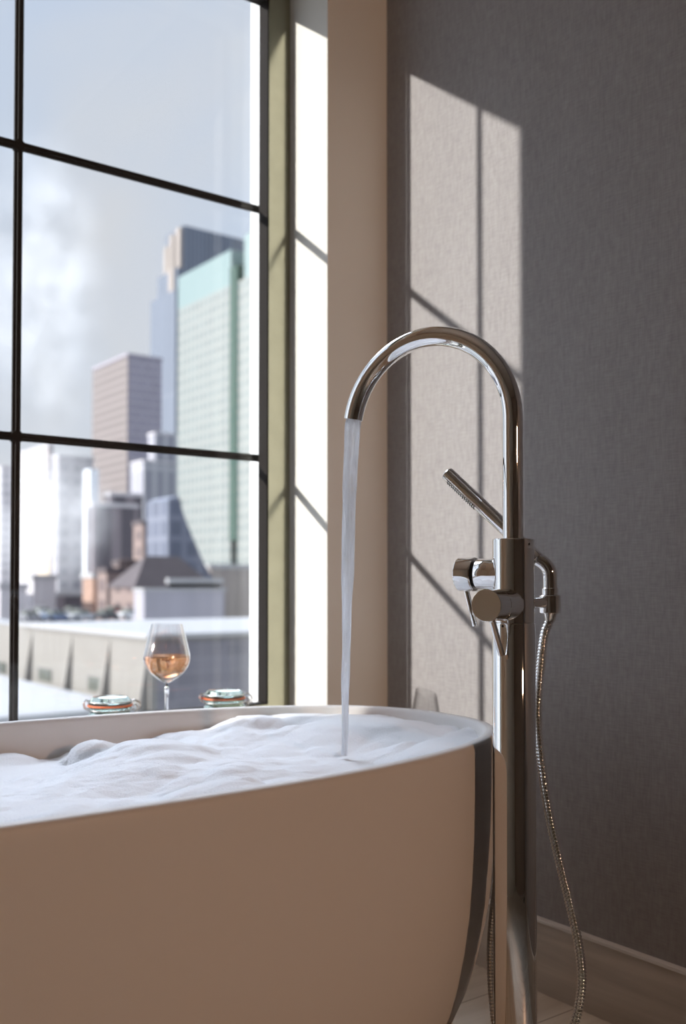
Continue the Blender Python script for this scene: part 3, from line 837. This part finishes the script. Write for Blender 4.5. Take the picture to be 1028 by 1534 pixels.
fl = empty('fill_lamp', (1.20, -1.95, 0)); tag(fl, 'added warm fill lamp behind the viewer, lighting the tub front and window wall', 'lamp')  # added warm lamp, out of view, to light the tub front and pier
MB().lathe([(0,0),(.14,0),(.14,.012),(.02,.02),(0,.02)], 48).build('base', M['bronze'], fl, smooth=30)
MB().lathe([(0,.02),(.010,.02),(.010,1.34),(0,1.34)], 24).build('pole', M['bronze'], fl, smooth=30)
sdv = (-math.sin(math.radians(20)), math.cos(math.radians(20)), -.10)
MB().lathe([(.03,-.16),(.07,-.15),(.100,-.02),(.097,-.02),(.068,-.145),(.03,-.155)], 48, (0,0,1.45), sdv, closed=True).build('reflector_head', M['bronze'], fl, smooth=30)
d = bpy.data.lights.new('fill_spot', 'SPOT'); d.spot_size = math.radians(66); d.spot_blend = .12; d.energy = 84.; d.shadow_soft_size = .08; d.color = (1., .60, .375)
do = bpy.data.objects.new('fill_spot', d); COL.objects.link(do); do.parent = fl; do.location = (0, 0, 1.45); do.rotation_euler = Vector((-math.sin(math.radians(20)), math.cos(math.radians(20)), -.10)).to_track_quat('-Z','Z').to_euler()

# ------------------------------------------------------------------ sky
SUN_GLOW, FILL_LOBE = 1., 21.5
w = bpy.data.worlds.new('sky'); SC.world = w; w.use_nodes = True
nt = w.node_tree; nt.nodes.clear()
out = N(nt, 'ShaderNodeOutputWorld'); bg = N(nt, 'ShaderNodeBackground'); bg.inputs['Strength'].default_value = 1.0
tc = N(nt, 'ShaderNodeTexCoord')
sep = N(nt, 'ShaderNodeSeparateXYZ'); nt.links.new(tc.outputs['Generated'], sep.inputs[0])
gr_ = N(nt, 'ShaderNodeValToRGB'); e_ = gr_.color_ramp
e_.elements[0].position = 0.; e_.elements[0].color = (.65,.73,.84,1)
e_.elements[1].position = .5; e_.elements[1].color = (.58,.68,.84,1)
x_ = e_.elements.new(1.); x_.color = (.55,.62,.75,1)
nt.links.new(sep.outputs[2], gr_.inputs[0])
mp = N(nt, 'ShaderNodeMapping'); mp.inputs['Location'].default_value = (.35, .1, .0); mp.inputs['Scale'].default_value = (1,1,.9)
nz = N(nt, 'ShaderNodeTexNoise', Scale=3.0, Detail=7., Roughness=.5, Distortion=.35)
nt.links.new(tc.outputs['Generated'], mp.inputs[0]); nt.links.new(mp.outputs[0], nz.inputs['Vector'])
cr = N(nt, 'ShaderNodeValToRGB'); cr.color_ramp.elements[0].position = .44; cr.color_ramp.elements[1].position = .74
cr.color_ramp.elements[0].color = (0,0,0,1); cr.color_ramp.elements[1].color = (1,1,1,1)
nt.links.new(nz.outputs[0], cr.inputs[0])
mx = N(nt, 'ShaderNodeMix', data_type='RGBA'); mx.inputs[7].default_value = (.73,.745,.77,1)
nt.links.new(cr.outputs[0], mx.inputs['Factor']); nt.links.new(gr_.outputs[0], mx.inputs[6])
# added out-of-view sky lobe lighting the foam; broad glow around the low sun
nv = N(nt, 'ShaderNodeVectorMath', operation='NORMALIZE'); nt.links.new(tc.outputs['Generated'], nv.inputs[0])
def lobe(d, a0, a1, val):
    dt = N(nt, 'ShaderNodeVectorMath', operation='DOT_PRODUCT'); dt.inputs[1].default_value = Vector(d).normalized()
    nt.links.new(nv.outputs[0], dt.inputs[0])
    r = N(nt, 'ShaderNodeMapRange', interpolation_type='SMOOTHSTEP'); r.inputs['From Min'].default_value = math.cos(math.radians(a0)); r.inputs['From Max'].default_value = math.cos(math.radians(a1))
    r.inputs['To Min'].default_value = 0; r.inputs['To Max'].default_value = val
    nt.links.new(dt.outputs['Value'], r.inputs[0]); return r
l1 = lobe((-1,.40,.35), 50, 5, SUN_GLOW); l2 = lobe((.15,.8,.95), 20, 8, FILL_LOBE)
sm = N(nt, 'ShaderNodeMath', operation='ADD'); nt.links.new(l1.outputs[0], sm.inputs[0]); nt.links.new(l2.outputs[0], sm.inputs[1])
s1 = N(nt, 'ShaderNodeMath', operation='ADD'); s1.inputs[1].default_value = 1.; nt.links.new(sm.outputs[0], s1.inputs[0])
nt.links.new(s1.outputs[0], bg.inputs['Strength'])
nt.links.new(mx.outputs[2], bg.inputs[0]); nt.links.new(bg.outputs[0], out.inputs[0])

# ------------------------------------------------------------------ camera
cd = bpy.data.cameras.new('camera'); co = bpy.data.objects.new('camera', cd); COL.objects.link(co); SC.camera = co
co.location = (0, 0, H); co.rotation_euler = (math.radians(90)+PITCH, 0, -YAW)
cd.sensor_fit = 'VERTICAL'; cd.sensor_height = 36.0; cd.lens = F/1534*36.0
cd.shift_y = (PPY-767)/1534
cd.clip_start = .05; cd.clip_end = 3000
cd.dof.use_dof = True; cd.dof.focus_distance = 1.50; cd.dof.aperture_fstop = 3.3

SC.view_settings.view_transform = 'Standard'; SC.view_settings.look = 'None'
SC.view_settings.exposure = 0.0; SC.view_settings.gamma = 1.0
SC.cycles.use_denoising = True
SC.cycles.max_bounces = 14; SC.cycles.diffuse_bounces = 6; SC.cycles.glossy_bounces = 8
SC.cycles.transmission_bounces = 12; SC.cycles.transparent_max_bounces = 16
SC.cycles.caustics_reflective = False; SC.cycles.caustics_refractive = False
SC.cycles.sample_clamp_indirect = 12.0
